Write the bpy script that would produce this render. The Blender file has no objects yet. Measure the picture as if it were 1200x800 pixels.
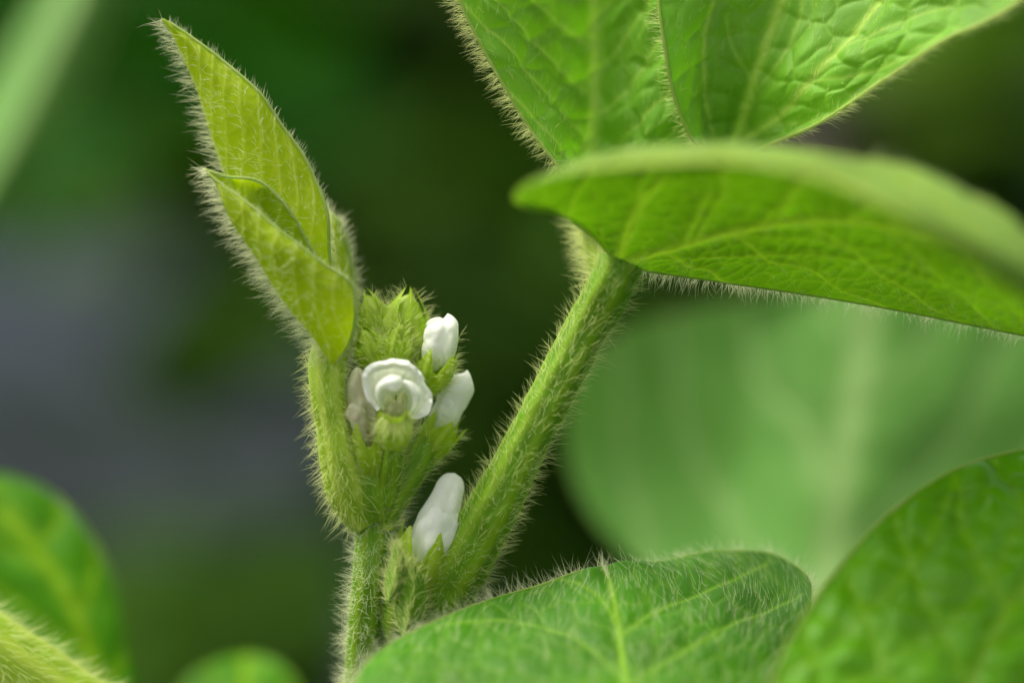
import bpy, math
import numpy as np
from mathutils import Vector, Matrix

rng = np.random.default_rng(7)
R = math.radians
scene = bpy.context.scene
col = scene.collection

# ------------------------------------------------------------------ camera
D = 0.25                       # lens to focus plane, metres
PITCH = R(12)
FOC = np.array([0.0, 0.0, 0.5])
FWD = np.array([0.0, math.cos(PITCH), -math.sin(PITCH)])
UP = np.array([0.0, math.sin(PITCH), math.cos(PITCH)])
RT = np.array([1.0, 0.0, 0.0])
CAM = FOC - D * FWD
cd = bpy.data.cameras.new('camera')
cam = bpy.data.objects.new('camera', cd)
col.objects.link(cam)
cam.location = CAM
cam.rotation_euler = (R(90) - PITCH, 0, 0)
cd.lens = 100
cd.sensor_width = 36
cd.clip_start = 0.01
cd.clip_end = 200
cd.dof.use_dof = True
cd.dof.focus_distance = D
cd.dof.aperture_fstop = 5.2
scene.camera = cam

# ------------------------------------------------------------------ light
SUN_EL, SUN_AZ = R(60), R(-72)        # azimuth measured from +Y towards +X
w = bpy.data.worlds.new('World')
scene.world = w
w.use_nodes = True
nt = w.node_tree
nt.nodes.clear()
sky = nt.nodes.new('ShaderNodeTexSky')
sky.sky_type = 'NISHITA'
sky.sun_disc = False
sky.sun_elevation = SUN_EL
sky.sun_rotation = SUN_AZ
sky.air_density = 1.0
sky.dust_density = 4.0
sky.ozone_density = 1.0
bg = nt.nodes.new('ShaderNodeBackground')
bg.inputs['Strength'].default_value = 0.13
wo = nt.nodes.new('ShaderNodeOutputWorld')
hs = nt.nodes.new('ShaderNodeHueSaturation')      # overcast: the blue of the clear sky greyed
hs.inputs['Saturation'].default_value = 0.25
tint = nt.nodes.new('ShaderNodeMix')
tint.data_type = 'RGBA'
tint.blend_type = 'MULTIPLY'
tint.inputs[0].default_value = 1.0
tint.inputs[7].default_value = (1.0, 0.97, 0.88, 1)
nt.links.new(sky.outputs[0], hs.inputs['Color'])
nt.links.new(hs.outputs[0], tint.inputs[6])
nt.links.new(tint.outputs[2], bg.inputs[0])
nt.links.new(bg.outputs[0], wo.inputs[0])
sl = bpy.data.lights.new('sun', 'SUN')
sl.energy = 1.5
sl.angle = R(25)
sl.color = (1.0, 0.95, 0.84)
sun = bpy.data.objects.new('sun', sl)
col.objects.link(sun)
sdir = Vector((math.sin(SUN_AZ) * math.cos(SUN_EL), math.cos(SUN_AZ) * math.cos(SUN_EL), math.sin(SUN_EL)))
sun.rotation_euler = (-sdir).to_track_quat('-Z', 'Y').to_euler()
sun.location = sdir * 3
scene.view_settings.view_transform = 'Standard'
scene.view_settings.look = 'None'
scene.view_settings.exposure = 1.22
scene.view_settings.gamma = 1.0
scene.render.engine = 'CYCLES'
scene.cycles.use_denoising = True
scene.cycles.max_bounces = 10
scene.cycles.diffuse_bounces = 5
scene.cycles.transmission_bounces = 6
scene.cycles.transparent_max_bounces = 24

# ------------------------------------------------------------------ helpers
PX = 0.075e-3                  # metres per photo pixel in the focus plane


def P(px, py, d=0.0):
    """point seen at photo pixel px,py and d millimetres beyond the focus plane"""
    z = D + d * 1e-3
    k = PX * z / D
    return CAM + FWD * z + RT * ((px - 600) * k) + UP * ((400 - py) * k)


def PP(pts):
    return np.array([P(*p) for p in pts])


def proj(X):
    v = X - CAM
    z = v @ FWD
    k = PX * z / D
    return 600 + (v @ RT) / k, 400 - (v @ UP) / k, (z - D) * 1e3


def interp(ts, X, te):
    """Catmull-Rom through samples X at ts, any trailing shape"""
    ts = np.asarray(ts, float)
    X = np.asarray(X, float)
    te = np.asarray(te, float)
    K = len(ts)
    if K == 2:
        t = (te - ts[0]) / (ts[1] - ts[0])
        t = t.reshape((-1,) + (1,) * (X.ndim - 1))
        return X[0] * (1 - t) + X[1] * t
    M = np.empty_like(X)
    dl = (X[1:] - X[:-1]) / (ts[1:] - ts[:-1]).reshape((-1,) + (1,) * (X.ndim - 1))
    h = ts[1:] - ts[:-1]
    for i in range(1, K - 1):
        M[i] = (dl[i - 1] * h[i] + dl[i] * h[i - 1]) / (h[i] + h[i - 1])
    M[0] = 1.5 * dl[0] - 0.5 * M[1]
    M[-1] = 1.5 * dl[-1] - 0.5 * M[-2]
    idx = np.clip(np.searchsorted(ts, te, side='right') - 1, 0, K - 2)
    hh = h[idx]
    t = (te - ts[idx]) / hh
    sh = (-1,) + (1,) * (X.ndim - 1)
    t = t.reshape(sh)
    hh = hh.reshape(sh)
    return ((2 * t**3 - 3 * t**2 + 1) * X[idx] + (t**3 - 2 * t**2 + t) * hh * M[idx]
            + (-2 * t**3 + 3 * t**2) * X[idx + 1] + (t**3 - t**2) * hh * M[idx + 1])


def curve(W, n, ends=None):
    W = np.asarray(W, float)
    s = np.r_[0, np.cumsum(np.linalg.norm(np.diff(W, axis=0), axis=1) + 1e-9)]
    return interp(s / s[-1], W, np.linspace(0, 1, n) if ends is None else ends)


def nrm(v):
    return v / (np.linalg.norm(v, axis=-1, keepdims=True) + 1e-12)


class Acc:
    """collects geometry for ONE mesh object"""

    def __init__(s):
        s.v, s.q, s.t, s.qm, s.tm, s.a = [], [], [], [], [], []
        s.n = 0

    def add(s, V, quads=None, tris=None, m=0, vein=None):
        V = np.asarray(V, float).reshape(-1, 3)
        if quads is not None and len(quads):
            s.q.append(np.asarray(quads) + s.n)
            s.qm.append(np.full(len(quads), m))
        if tris is not None and len(tris):
            s.t.append(np.asarray(tris) + s.n)
            s.tm.append(np.full(len(tris), m))
        s.v.append(V)
        s.a.append(np.zeros(len(V)) if vein is None else np.asarray(vein, float).reshape(-1))
        s.n += len(V)

    def build(s, name, mats, parent=None, kind=None):
        me = bpy.data.meshes.new(name)
        V = np.concatenate(s.v)
        org = V.mean(axis=0) if parent is None else np.zeros(3)
        V = V - org
        q = np.concatenate(s.q) if s.q else np.zeros((0, 4), int)
        t = np.concatenate(s.t) if s.t else np.zeros((0, 3), int)
        mi = np.concatenate([np.concatenate(s.qm) if s.qm else np.zeros(0), np.concatenate(s.tm) if s.tm else np.zeros(0)]).astype(np.int32)
        me.vertices.add(len(V))
        me.vertices.foreach_set('co', V.astype(np.float32).ravel())
        me.loops.add(q.size + t.size)
        me.loops.foreach_set('vertex_index', np.r_[q.ravel(), t.ravel()].astype(np.int32))
        me.polygons.add(len(q) + len(t))
        starts = np.r_[np.arange(len(q)) * 4, q.size + np.arange(len(t)) * 3].astype(np.int32)
        me.polygons.foreach_set('loop_start', starts)
        me.polygons.foreach_set('material_index', mi)
        me.polygons.foreach_set('use_smooth', np.ones(len(mi), bool))
        at = me.attributes.new('vein', 'FLOAT', 'POINT')
        at.data.foreach_set('value', np.concatenate(s.a).astype(np.float32))
        me.update(calc_edges=True)
        me.validate()
        for m in (mats if isinstance(mats, (list, tuple)) else [mats]):
            me.materials.append(m)
        o = bpy.data.objects.new(name, me)
        col.objects.link(o)
        if parent is not None:
            o.parent = parent
            o.matrix_parent_inverse = Matrix.Identity(4)
            off = Vector(parent.get('_org', (0, 0, 0)))
            o.location = -off
        else:
            o.location = org
            o['_org'] = list(org)
        if parent is not None:
            o['_org'] = [0, 0, 0] if False else list(np.zeros(3))
        if kind:
            o['kind'] = kind
        return o


def tag(o, label=None, cat=None, group=None, kind=None):
    if label:
        o['label'] = label
    if cat:
        o['category'] = cat
    if group:
        o['group'] = group
    if kind:
        o['kind'] = kind
    return o


def empty(name, loc=(0, 0, 0), parent=None):
    o = bpy.data.objects.new(name, None)
    o.empty_display_size = 0.01
    col.objects.link(o)
    if parent is None:
        o.location = loc
        o['_org'] = list(loc)
    else:
        o.parent = parent
        o.location = -Vector(parent.get('_org', (0, 0, 0)))
        o['_org'] = [0.0, 0.0, 0.0]
    return o


def gridfaces(nv, nu, wrap=False):
    i = np.arange(nv - (0 if wrap else 1))
    j = np.arange(nu - 1)
    I, J = np.meshgrid(i, j, indexing='ij')
    I2 = (I + 1) % nv
    return np.stack([I * nu + J, I * nu + J + 1, I2 * nu + J + 1, I2 * nu + J], -1).reshape(-1, 4)


def cells(S, T, size, seed):
    """Voronoi border closeness 0 (cell middle) .. 1 (border) and cell random"""
    r = np.random.default_rng(seed)
    a, b = S / size, T / size
    tab = r.random((64, 64, 2))
    ia, ib = np.floor(a).astype(int), np.floor(b).astype(int)
    f1 = np.full(a.shape, 9.0)
    f2 = np.full(a.shape, 9.0)
    for di in (-1, 0, 1):
        for dj in (-1, 0, 1):
            j = tab[(ia + di) % 64, (ib + dj) % 64]
            dd = np.hypot(ia + di + 0.15 + 0.7 * j[..., 0] - a, ib + dj + 0.15 + 0.7 * j[..., 1] - b)
            f2 = np.where(dd < f1, f1, np.minimum(f2, dd))
            f1 = np.minimum(f1, dd)
    return f2 - f1


def vnoise(S, T, size, seed):
    r = np.random.default_rng(seed)
    tab = r.random((64, 64)) * 2 - 1
    a, b = S / size, T / size
    i, j = np.floor(a).astype(int), np.floor(b).astype(int)
    fa, fb = a - i, b - j
    fa, fb = fa * fa * (3 - 2 * fa), fb * fb * (3 - 2 * fb)
    g = lambda x, y: tab[x % 64, y % 64]
    return (g(i, j) * (1 - fa) + g(i + 1, j) * fa) * (1 - fb) + (g(i, j + 1) * (1 - fa) + g(i + 1, j + 1) * fa) * fb


class Blade:
    """a sheet through control curves; curves run base to tip, vs across"""

    def __init__(s, curves, vs, nu, nv, side=1, world=False):
        C = [curve(c if world else PP(c), nu) for c in curves]
        s.vs = np.linspace(vs[0], vs[-1], nv)
        G = interp(vs, np.stack(C), s.vs)
        s.G = G
        s.nu, s.nv, s.side = nu, nv, side
        s.normals()
        if np.mean(np.sum(s.N * (CAM - G), -1)) * side < 0:
            s.N = -s.N
            s.flip = True
        else:
            s.flip = False
        s.S = np.cumsum(np.linalg.norm(np.diff(G, axis=1, prepend=G[:, :1]), axis=2), axis=1)
        s.S = np.repeat(s.S[[int(np.argmin(np.abs(s.vs)))]], nv, axis=0) * 1e3
        dt = np.linalg.norm(np.diff(G, axis=0, prepend=G[:1]), axis=2)
        T = np.cumsum(dt, axis=0)
        s.T = (T - T[int(np.argmin(np.abs(s.vs)))][None]) * 1e3
        s.vein = np.zeros(G.shape[:2])
        s.base = G.copy()

    def normals(s):
        du = np.gradient(s.G, axis=1)
        dv = np.gradient(s.G, axis=0)
        N = nrm(np.cross(du, dv))
        s.du, s.dv = nrm(du), nrm(dv)
        if getattr(s, 'flip', False):
            N = -N
        s.N = N

    def dist3(s, pxpts, vr=None):
        """mm distance from every vertex to a vein drawn through photo pixels"""
        x, y, _ = proj(s.base)
        if vr is not None:
            bad = (s.vs < vr[0]) | (s.vs > vr[1])
            x = x.copy()
            x[bad] = 1e6
        q = np.array(pxpts, float)
        c = curve(np.c_[q, np.zeros(len(q))], 120)[:, :2]
        pts = []
        for p in c:
            dd = (x - p[0])**2 + (y - p[1])**2
            k = np.unravel_index(np.argmin(dd), dd.shape)
            if dd[k] < 150:
                pts.append(s.base[k])
        if len(pts) < 3:
            return np.full(s.G.shape[:2], 99.0)
        pts = np.array(pts)
        # smooth
        k = np.ones(7) / 7
        sm = np.stack([np.convolve(np.pad(pts[:, i], 3, mode='edge'), k, 'valid') for i in range(3)], 1)
        out = np.full(s.G.shape[:2], 99.0)
        for a, b in zip(sm[:-1], sm[1:]):
            ab = b - a
            t = np.clip(((s.base - a) @ ab) / (ab @ ab + 1e-15), 0, 1)
            out = np.minimum(out, np.linalg.norm(s.base - a - t[..., None] * ab, axis=-1) * 1e3)
        return out

    def veins(s, major=(), spacing=6.0, slant=0.8, curvy=0.02, cell=2.2, amp=0.25, wmaj=0.5, wsec=0.3,
              mid=True, seed=1, relief=1.0, tert=0.35, wave=0.0, wavelen=12.0, vr=None, rib_up=0.0, vjit=0.14):
        """relief in mm: panels bulge between veins"""
        d = np.full(s.G.shape[:2], 99.0)
        wd = np.zeros(s.G.shape[:2])
        if mid:
            dm = np.abs(s.T)
            wd = np.maximum(wd, np.exp(-(dm / wmaj)**2))
            d = np.minimum(d, dm)
        for mj in major:
            wk = mj[1] if len(mj) > 1 else wsec
            dm = s.dist3(mj[0], vr)
            wd = np.maximum(wd, np.exp(-(dm / wk)**2) * (mj[2] if len(mj) > 2 else 0.8))
            d = np.minimum(d, dm)
        if spacing:
            at = np.abs(s.T)
            q = s.S - slant * at - curvy * at**2 + vnoise(s.S, s.T, 5, seed) * vjit * spacing + np.where(s.T > 0, spacing * 0.45, 0)
            ds = np.abs((q / spacing) % 1 - 0.5) * spacing / math.hypot(1, slant)
            wd = np.maximum(wd, np.exp(-(ds / wsec)**2) * 0.7)
            d = np.minimum(d, ds)
        c = cells(s.S + 0.5 * vnoise(s.S, s.T, 2, seed + 5), s.T * 0.8 + 0.5 * vnoise(s.S, s.T, 2, seed + 6), cell, seed + 3)
        wd = np.maximum(wd, np.exp(-(c / 0.13)**2) * tert)
        bul = (1 - np.exp(-(d / (cell * 0.55))**1.5)) * 0.7 + 0.3 * (1 - np.exp(-(c / 0.28)**1.3))
        h = amp * (bul - 0.5) * relief
        hw = wave * vnoise(s.S, s.T, wavelen, seed + 9)
        h = h + rib_up * wd
        vv = np.linspace(-1, 1, s.nv)
        h = h * (1 - np.abs(vv)**14)[:, None] + hw          # relief dies out at the margin
        s.G = s.G + s.N * (h * 1e-3)[..., None]
        s.vein = np.clip(wd, 0, 1)
        s.normals()
        return s

    def put(s, acc, m=0, edge=0.0, sides='both', em=None):
        """edge: mm radius of the rolled margin along the outer curves"""
        q = gridfaces(s.nv, s.nu)
        if s.flip:
            q = q[:, ::-1]
        acc.add(s.G, quads=q, m=m, vein=s.vein)
        if edge:
            for row in ([0, -1] if sides == 'both' else [0] if sides == 'lo' else [-1]):
                path = s.G[row]
                put_tube(acc, path, np.full(len(path), edge * 1e-3) * np.clip(np.minimum(np.arange(len(path)), np.arange(len(path))[::-1]) / 6.0, 0.25, 1), 6, m=m if em is None else em, vein=1.0)
        return s

    def sample(s, n, ulim=(0, 1), vlim=None, seed=0, wfn=None, margin=70):
        r = np.random.default_rng(seed)
        G = s.G
        a = np.linalg.norm(np.cross(G[1:, :-1] - G[:-1, :-1], G[:-1, 1:] - G[:-1, :-1]), axis=-1)
        x, y, _ = proj(G[:-1, :-1])
        a = a * ((x > -margin) & (x < 1200 + margin) & (y > -margin) & (y < 800 + margin))
        uu = np.linspace(0, 1, s.nu)[:-1]
        a = a * ((uu >= ulim[0]) & (uu <= ulim[1]))[None]
        if vlim is not None:
            a = a * ((s.vs[:-1] >= vlim[0]) & (s.vs[:-1] <= vlim[1]))[:, None]
        if wfn is not None:
            a = a * wfn[:-1, :-1]
        p = (a / a.sum()).ravel()
        k = r.choice(len(p), n, p=p)
        i, j = np.unravel_index(k, a.shape)
        f, g = r.random((n, 1)), r.random((n, 1))
        pos = (G[i, j] * (1 - f) * (1 - g) + G[i + 1, j] * f * (1 - g) + G[i, j + 1] * (1 - f) * g + G[i + 1, j + 1] * f * g)
        return pos, s.N[i, j], s.du[i, j], s.dv[i, j], i, j

    def edge_sample(s, row, n, seed=0, margin=70, lim=(0, 1)):
        r = np.random.default_rng(seed)
        path = s.G[row]
        x, y, _ = proj(path[:-1])
        wgt = np.linalg.norm(np.diff(path, axis=0), axis=1) * ((x > -margin) & (x < 1200 + margin) & (y > -margin) & (y < 800 + margin))
        uu = np.linspace(0, 1, len(path))[:-1]
        wgt = wgt * ((uu >= lim[0]) & (uu <= lim[1]))
        j = r.choice(len(wgt), n, p=wgt / wgt.sum())
        g = r.random((n, 1))
        pos = path[j] * (1 - g) + path[j + 1] * g
        k = 0 if row == 0 else s.nv - 1
        out = nrm(path[j] - s.G[min(6, s.nv - 1) if k == 0 else max(0, s.nv - 7)][j])
        return pos, s.N[k, j], s.du[k, j], out


def frames(path):
    """parallel transported frames"""
    t = nrm(np.gradient(path, axis=0))
    a = np.empty_like(t)
    a0 = np.cross(t[0], FWD)
    if np.linalg.norm(a0) < 1e-3:
        a0 = np.cross(t[0], UP)
    a[0] = nrm(a0)
    for i in range(1, len(t)):
        v = a[i - 1] - t[i] * (a[i - 1] @ t[i])
        a[i] = v / (np.linalg.norm(v) + 1e-12)
    b = np.cross(t, a)
    return t, a, b


def put_tube(acc, path, rad, n=10, m=0, vein=None, ridge=0.0, nr=5, cap=True, flat=1.0, seed=0, lump=0.0):
    t, a, b = frames(path)
    th = np.linspace(0, 2 * math.pi, n, endpoint=False)
    L = np.r_[0, np.cumsum(np.linalg.norm(np.diff(path, axis=0), axis=1))] * 1e3
    mod = 1 + ridge * np.cos(nr * th)[:, None]
    if lump:
        TH, LL = np.meshgrid(th * 3, L, indexing='ij')
        mod = mod * (1 + lump * vnoise(LL, TH, 1.6, seed))
    rr = rad[None, :] * mod
    V = path[None] + rr[..., None] * (np.cos(th)[:, None, None] * a[None] + flat * np.sin(th)[:, None, None] * b[None])
    q = gridfaces(n, len(path), wrap=True)
    q = q[:, ::-1]
    va = np.full(V.shape[:2], 0.0 if vein is None else vein) if not isinstance(vein, np.ndarray) else vein
    if vein is None and ridge:
        va = np.broadcast_to((0.5 + 0.5 * np.cos(nr * th))[:, None], V.shape[:2]) * 0.8
    acc.add(V, quads=q, m=m, vein=va)
    if cap:
        for e, fl in ((0, False), (len(path) - 1, True)):
            ring = V[:, e]
            c = path[e]
            tri = [(i, (i + 1) % n, n) if fl else ((i + 1) % n, i, n) for i in range(n)]
            acc.add(np.vstack([ring, c[None]]), tris=tri, m=m, vein=np.full(n + 1, va[0, e] if va.ndim == 2 else 0))
    return V, t, a, b


class Tube:
    def __init__(s, W, rad_px, n=28, npath=120, ridge=0.05, nr=6, lump=0.05, seed=0, flat=1.0):
        s.path = curve(W, npath)
        s.rad = interp(np.linspace(0, 1, len(rad_px)), np.array(rad_px, float)[:, None], np.linspace(0, 1, npath))[:, 0] * PX
        s.n, s.ridge, s.nr, s.lump, s.seed, s.flat = n, ridge, nr, lump, seed, flat

    def put(s, acc, m=0, vein=None):
        s.V, s.t, s.a, s.b = put_tube(acc, s.path, s.rad, s.n, m=m, ridge=s.ridge, nr=s.nr, lump=s.lump, seed=s.seed, flat=s.flat, vein=vein)
        return s

    def sample(s, n, seed=0, margin=70, lim=(0, 1)):
        r = np.random.default_rng(seed)
        x, y, _ = proj(s.path)
        seg = np.gradient(np.r_[0, np.cumsum(np.linalg.norm(np.diff(s.path, axis=0), axis=1))]) * (s.rad + 1e-5)
        uu = np.linspace(0, 1, len(s.path))
        wgt = seg * ((x > -margin) & (x < 1200 + margin) & (y > -margin) & (y < 800 + margin)) * ((uu >= lim[0]) & (uu <= lim[1]))
        wgt[-1] = 0
        j = r.choice(len(wgt), n, p=wgt / wgt.sum())
        g = r.random((n, 1))
        th = r.random(n) * 2 * math.pi
        N = np.cos(th)[:, None] * s.a[j] + np.sin(th)[:, None] * s.b[j] * s.flat
        c = s.path[j] * (1 - g) + s.path[np.minimum(j + 1, len(s.path) - 1)] * g
        pos = c + N * (s.rad[j] * 0.97)[:, None]
        return pos, nrm(N), s.t[j]


def put_hairs(acc, pos, dirs, length, rad=0.032, bend=None, curl=0.25, m=0, seed=0, nseg=4):
    """tapered three-sided hairs; length mm (array), rad mm"""
    r = np.random.default_rng(seed)
    n = len(pos)
    length = np.broadcast_to(length, (n,)) * 1e-3
    d = nrm(dirs)
    if bend is None:
        bend = np.zeros((n, 3))
    bend = np.broadcast_to(bend, (n, 3)) + r.normal(0, curl, (n, 3))
    t = np.linspace(0, 1, nseg + 1)
    C = pos[:, None] + length[:, None, None] * (d[:, None] * t[None, :, None] + bend[:, None] * (t**2)[None, :, None] * 0.5)
    a = nrm(np.cross(d, r.normal(0, 1, (n, 3))))
    b = np.cross(d, a)
    rad_n = rad * 1e-3 * r.uniform(0.6, 1.3, n)
    rt = (1 - t)**0.7 * 0.9 + 0.1
    th = np.arange(3) * 2 * math.pi / 3
    ring = np.cos(th)[None, :, None] * a[:, None] + np.sin(th)[None, :, None] * b[:, None]      # n,3,3
    V = C[:, :, None] + ring[:, None] * (rad_n[:, None] * rt[None])[:, :, None, None]          # n,seg+1,3,3
    q = []
    for k in range(nseg):
        for e in range(3):
            q.append((k * 3 + e, k * 3 + (e + 1) % 3, (k + 1) * 3 + (e + 1) % 3, (k + 1) * 3 + e))
    q = np.array(q)[None] + (np.arange(n) * 3 * (nseg + 1))[:, None, None]
    acc.add(V.reshape(-1, 3), quads=q.reshape(-1, 4), m=m)


def hr(n, lo, hi, seed):
    return np.random.default_rng(seed + 99).uniform(lo, hi, n)


def leaf_fuzz(bl, parent, top=0, bottom=0, edges=(0, 0), ltop=(0.8, 1.6), lbot=(0.6, 1.2), ledge=(1.0, 2.0),
              seed=0, rad=0.03, mat=None, lean=1.0, veinw=0.0, edge_lean=0.4, stand=0.5, vlim=None, elim=(0, 1), bottom_veinw=3.0, down=0.0, acc=None, toward=1.0, tipburst=0):
    own = acc is None
    acc = acc or Acc()
    if tipburst:
        r = np.random.default_rng(seed + 31)
        k = int(np.argmin(np.abs(bl.vs)))
        j = bl.nu - 1 - r.integers(0, 14, tipburst)
        pos = bl.G[np.clip(k + r.integers(-3, 4, tipburst), 0, bl.nv - 1), j]
        put_hairs(acc, pos, bl.du[k, j] * 0.7 + UP * 0.5 + r.normal(0, 0.25, pos.shape), hr(tipburst, 0.9, 2.1, seed), rad=rad, seed=seed + 32)
    for cnt, sg, (l0, l1), vw in ((top, 1, ltop, veinw), (bottom, -1, lbot, bottom_veinw)):
        if cnt:
            wf = 1 + vw * bl.vein * 4
            pos, N, du, dv, i, j = bl.sample(cnt, seed=seed + sg, wfn=wf, vlim=vlim)
            r = np.random.default_rng(seed + sg + 50)
            cl = np.stack([vnoise(pos[:, 0] * 1e3, pos[:, 2] * 1e3, 3.0, seed + 70 + k) for k in range(3)], -1)
            d = N * sg * stand + du * lean * toward + r.normal(0, 0.28, pos.shape) + cl * 0.35
            put_hairs(acc, pos, d, hr(cnt, l0, l1, seed), rad=rad, seed=seed + 3 + sg, bend=np.array([0, 0, -down]))
    for cnt, row in zip(edges, (0, -1)):
        if cnt:
            pos, N, du, out = bl.edge_sample(row, cnt, seed=seed + row + 7, lim=elim)
            r = np.random.default_rng(seed + 60 + row)
            d = out * 1.0 + du * edge_lean + N * r.normal(0, 0.55, (cnt, 1)) + r.normal(0, 0.22, pos.shape)
            put_hairs(acc, pos, d, hr(cnt, ledge[0], ledge[1], seed + row + 2), rad=rad, seed=seed + 13 + row)
    if own:
        return acc.build('fuzz', mat, parent, kind='stuff')


def stem_fuzz(tb, parent, n, l=(1.2, 2.4), out=1.0, along=0.5, seed=0, rad=0.032, mat=None, lim=(0, 1), acc=None, m=0, down=0.0, jit=0.25, appressed=0.35):
    own = acc is None
    acc = acc or Acc()
    pos, N, t = tb.sample(n, seed=seed, lim=lim)
    r = np.random.default_rng(seed + 5)
    k = (r.random((n, 1)) < appressed)
    d = N * np.where(k, 0.35, out) + t * np.where(k, 1.0, along) + r.normal(0, jit, (n, 3))
    put_hairs(acc, pos, d, hr(n, l[0], l[1], seed), rad=rad, seed=seed + 1, bend=np.array([0, 0, -down]), m=m)
    if own:
        return acc.build('fuzz', mat, parent, kind='stuff')


# ------------------------------------------------------------------ materials
def newmat(name):
    m = bpy.data.materials.new(name)
    m.use_nodes = True
    t = m.node_tree
    t.nodes.clear()
    return m, t, t.nodes, t.links


def leaf_mat(name, base, veinc, trans, tmix=0.45, rough=0.42, var=0.25, nscale=120, bump=0.25, spec=0.45, bscale=1500, mottle=None, sheen=0.0, specks=False, top=None):
    m, t, N, L = newmat(name)
    tc = N.new('ShaderNodeTexCoord')
    n1 = N.new('ShaderNodeTexNoise')
    n1.inputs['Scale'].default_value = nscale
    n1.inputs['Detail'].default_value = 4
    L.new(tc.outputs['Object'], n1.inputs['Vector'])
    n2 = N.new('ShaderNodeTexNoise')
    n2.inputs['Scale'].default_value = bscale
    n2.inputs['Detail'].default_value = 3
    L.new(tc.outputs['Object'], n2.inputs['Vector'])
    at = N.new('ShaderNodeAttribute')
    at.attribute_name = 'vein'

    def chain(c0, c1, f=1.0):
        mx = N.new('ShaderNodeMix')
        mx.data_type = 'RGBA'
        a = [x * (1 - var) for x in c0]
        b = [min(1, x * (1 + var)) for x in c0]
        if mottle:
            b = [b[0] * mottle[0], b[1] * mottle[1], b[2] * mottle[2]]
        mx.inputs[6].default_value = (*a, 1)
        mx.inputs[7].default_value = (*b, 1)
        mr = N.new('ShaderNodeMapRange')
        mr.inputs[1].default_value = 0.3
        mr.inputs[2].default_value = 0.7
        L.new(n1.outputs[0], mr.inputs[0])
        L.new(mr.outputs[0], mx.inputs[0])
        m2 = N.new('ShaderNodeMix')
        m2.data_type = 'RGBA'
        L.new(at.outputs['Fac'], m2.inputs[0])
        L.new(mx.outputs[2], m2.inputs[6])
        m2.inputs[7].default_value = (*c1, 1)
        return m2.outputs[2]
    pb = N.new('ShaderNodeBsdfPrincipled')
    cout = chain(base, veinc)
    if top:                                     # the two faces differ in colour; pale sheen is painted into the top one
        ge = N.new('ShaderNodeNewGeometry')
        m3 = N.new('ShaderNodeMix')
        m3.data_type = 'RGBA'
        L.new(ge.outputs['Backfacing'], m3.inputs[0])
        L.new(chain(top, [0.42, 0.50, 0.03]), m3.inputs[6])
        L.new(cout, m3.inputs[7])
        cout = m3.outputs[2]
    if specks:
        vo = N.new('ShaderNodeTexVoronoi')
        vo.inputs['Scale'].default_value = 260
        L.new(tc.outputs['Object'], vo.inputs['Vector'])
        sp = N.new('ShaderNodeSeparateColor')
        L.new(vo.outputs['Color'], sp.inputs[0])
        ra = N.new('ShaderNodeMath')
        ra.operation = 'GREATER_THAN'
        ra.inputs[1].default_value = 0.94
        L.new(sp.outputs[0], ra.inputs[0])
        ds = N.new('ShaderNodeMapRange')
        ds.inputs[1].default_value = 0.10
        ds.inputs[2].default_value = 0.05
        L.new(vo.outputs['Distance'], ds.inputs[0])
        mu = N.new('ShaderNodeMath')
        mu.operation = 'MULTIPLY'
        L.new(ra.outputs[0], mu.inputs[0])
        L.new(ds.outputs[0], mu.inputs[1])
        m4 = N.new('ShaderNodeMix')
        m4.data_type = 'RGBA'
        L.new(mu.outputs[0], m4.inputs[0])
        L.new(cout, m4.inputs[6])
        m4.inputs[7].default_value = (0.13, 0.07, 0.02, 1)
        cout = m4.outputs[2]
    L.new(cout, pb.inputs['Base Color'])
    pb.inputs['Roughness'].default_value = rough
    pb.inputs['Specular IOR Level'].default_value = spec
    if sheen:
        pb.inputs['Sheen Weight'].default_value = sheen
        pb.inputs['Sheen Roughness'].default_value = 0.5
        pb.inputs['Sheen Tint'].default_value = (0.8, 1.0, 0.85, 1)
    bp = N.new('ShaderNodeBump')
    bp.inputs['Strength'].default_value = bump
    bp.inputs['Distance'].default_value = 0.0002
    L.new(n2.outputs[0], bp.inputs['Height'])
    L.new(bp.outputs[0], pb.inputs['Normal'])
    tr = N.new('ShaderNodeBsdfTranslucent')
    tv = [min(1, (a * 0.5 + b * 0.5)) for a, b in zip(trans, veinc)]
    L.new(chain(trans, tv), tr.inputs['Color'])
    mix = N.new('ShaderNodeMixShader')
    mix.inputs[0].default_value = tmix
    L.new(pb.outputs[0], mix.inputs[1])
    L.new(tr.outputs[0], mix.inputs[2])
    o = N.new('ShaderNodeOutputMaterial')
    L.new(mix.outputs[0], o.inputs[0])
    return m


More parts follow.
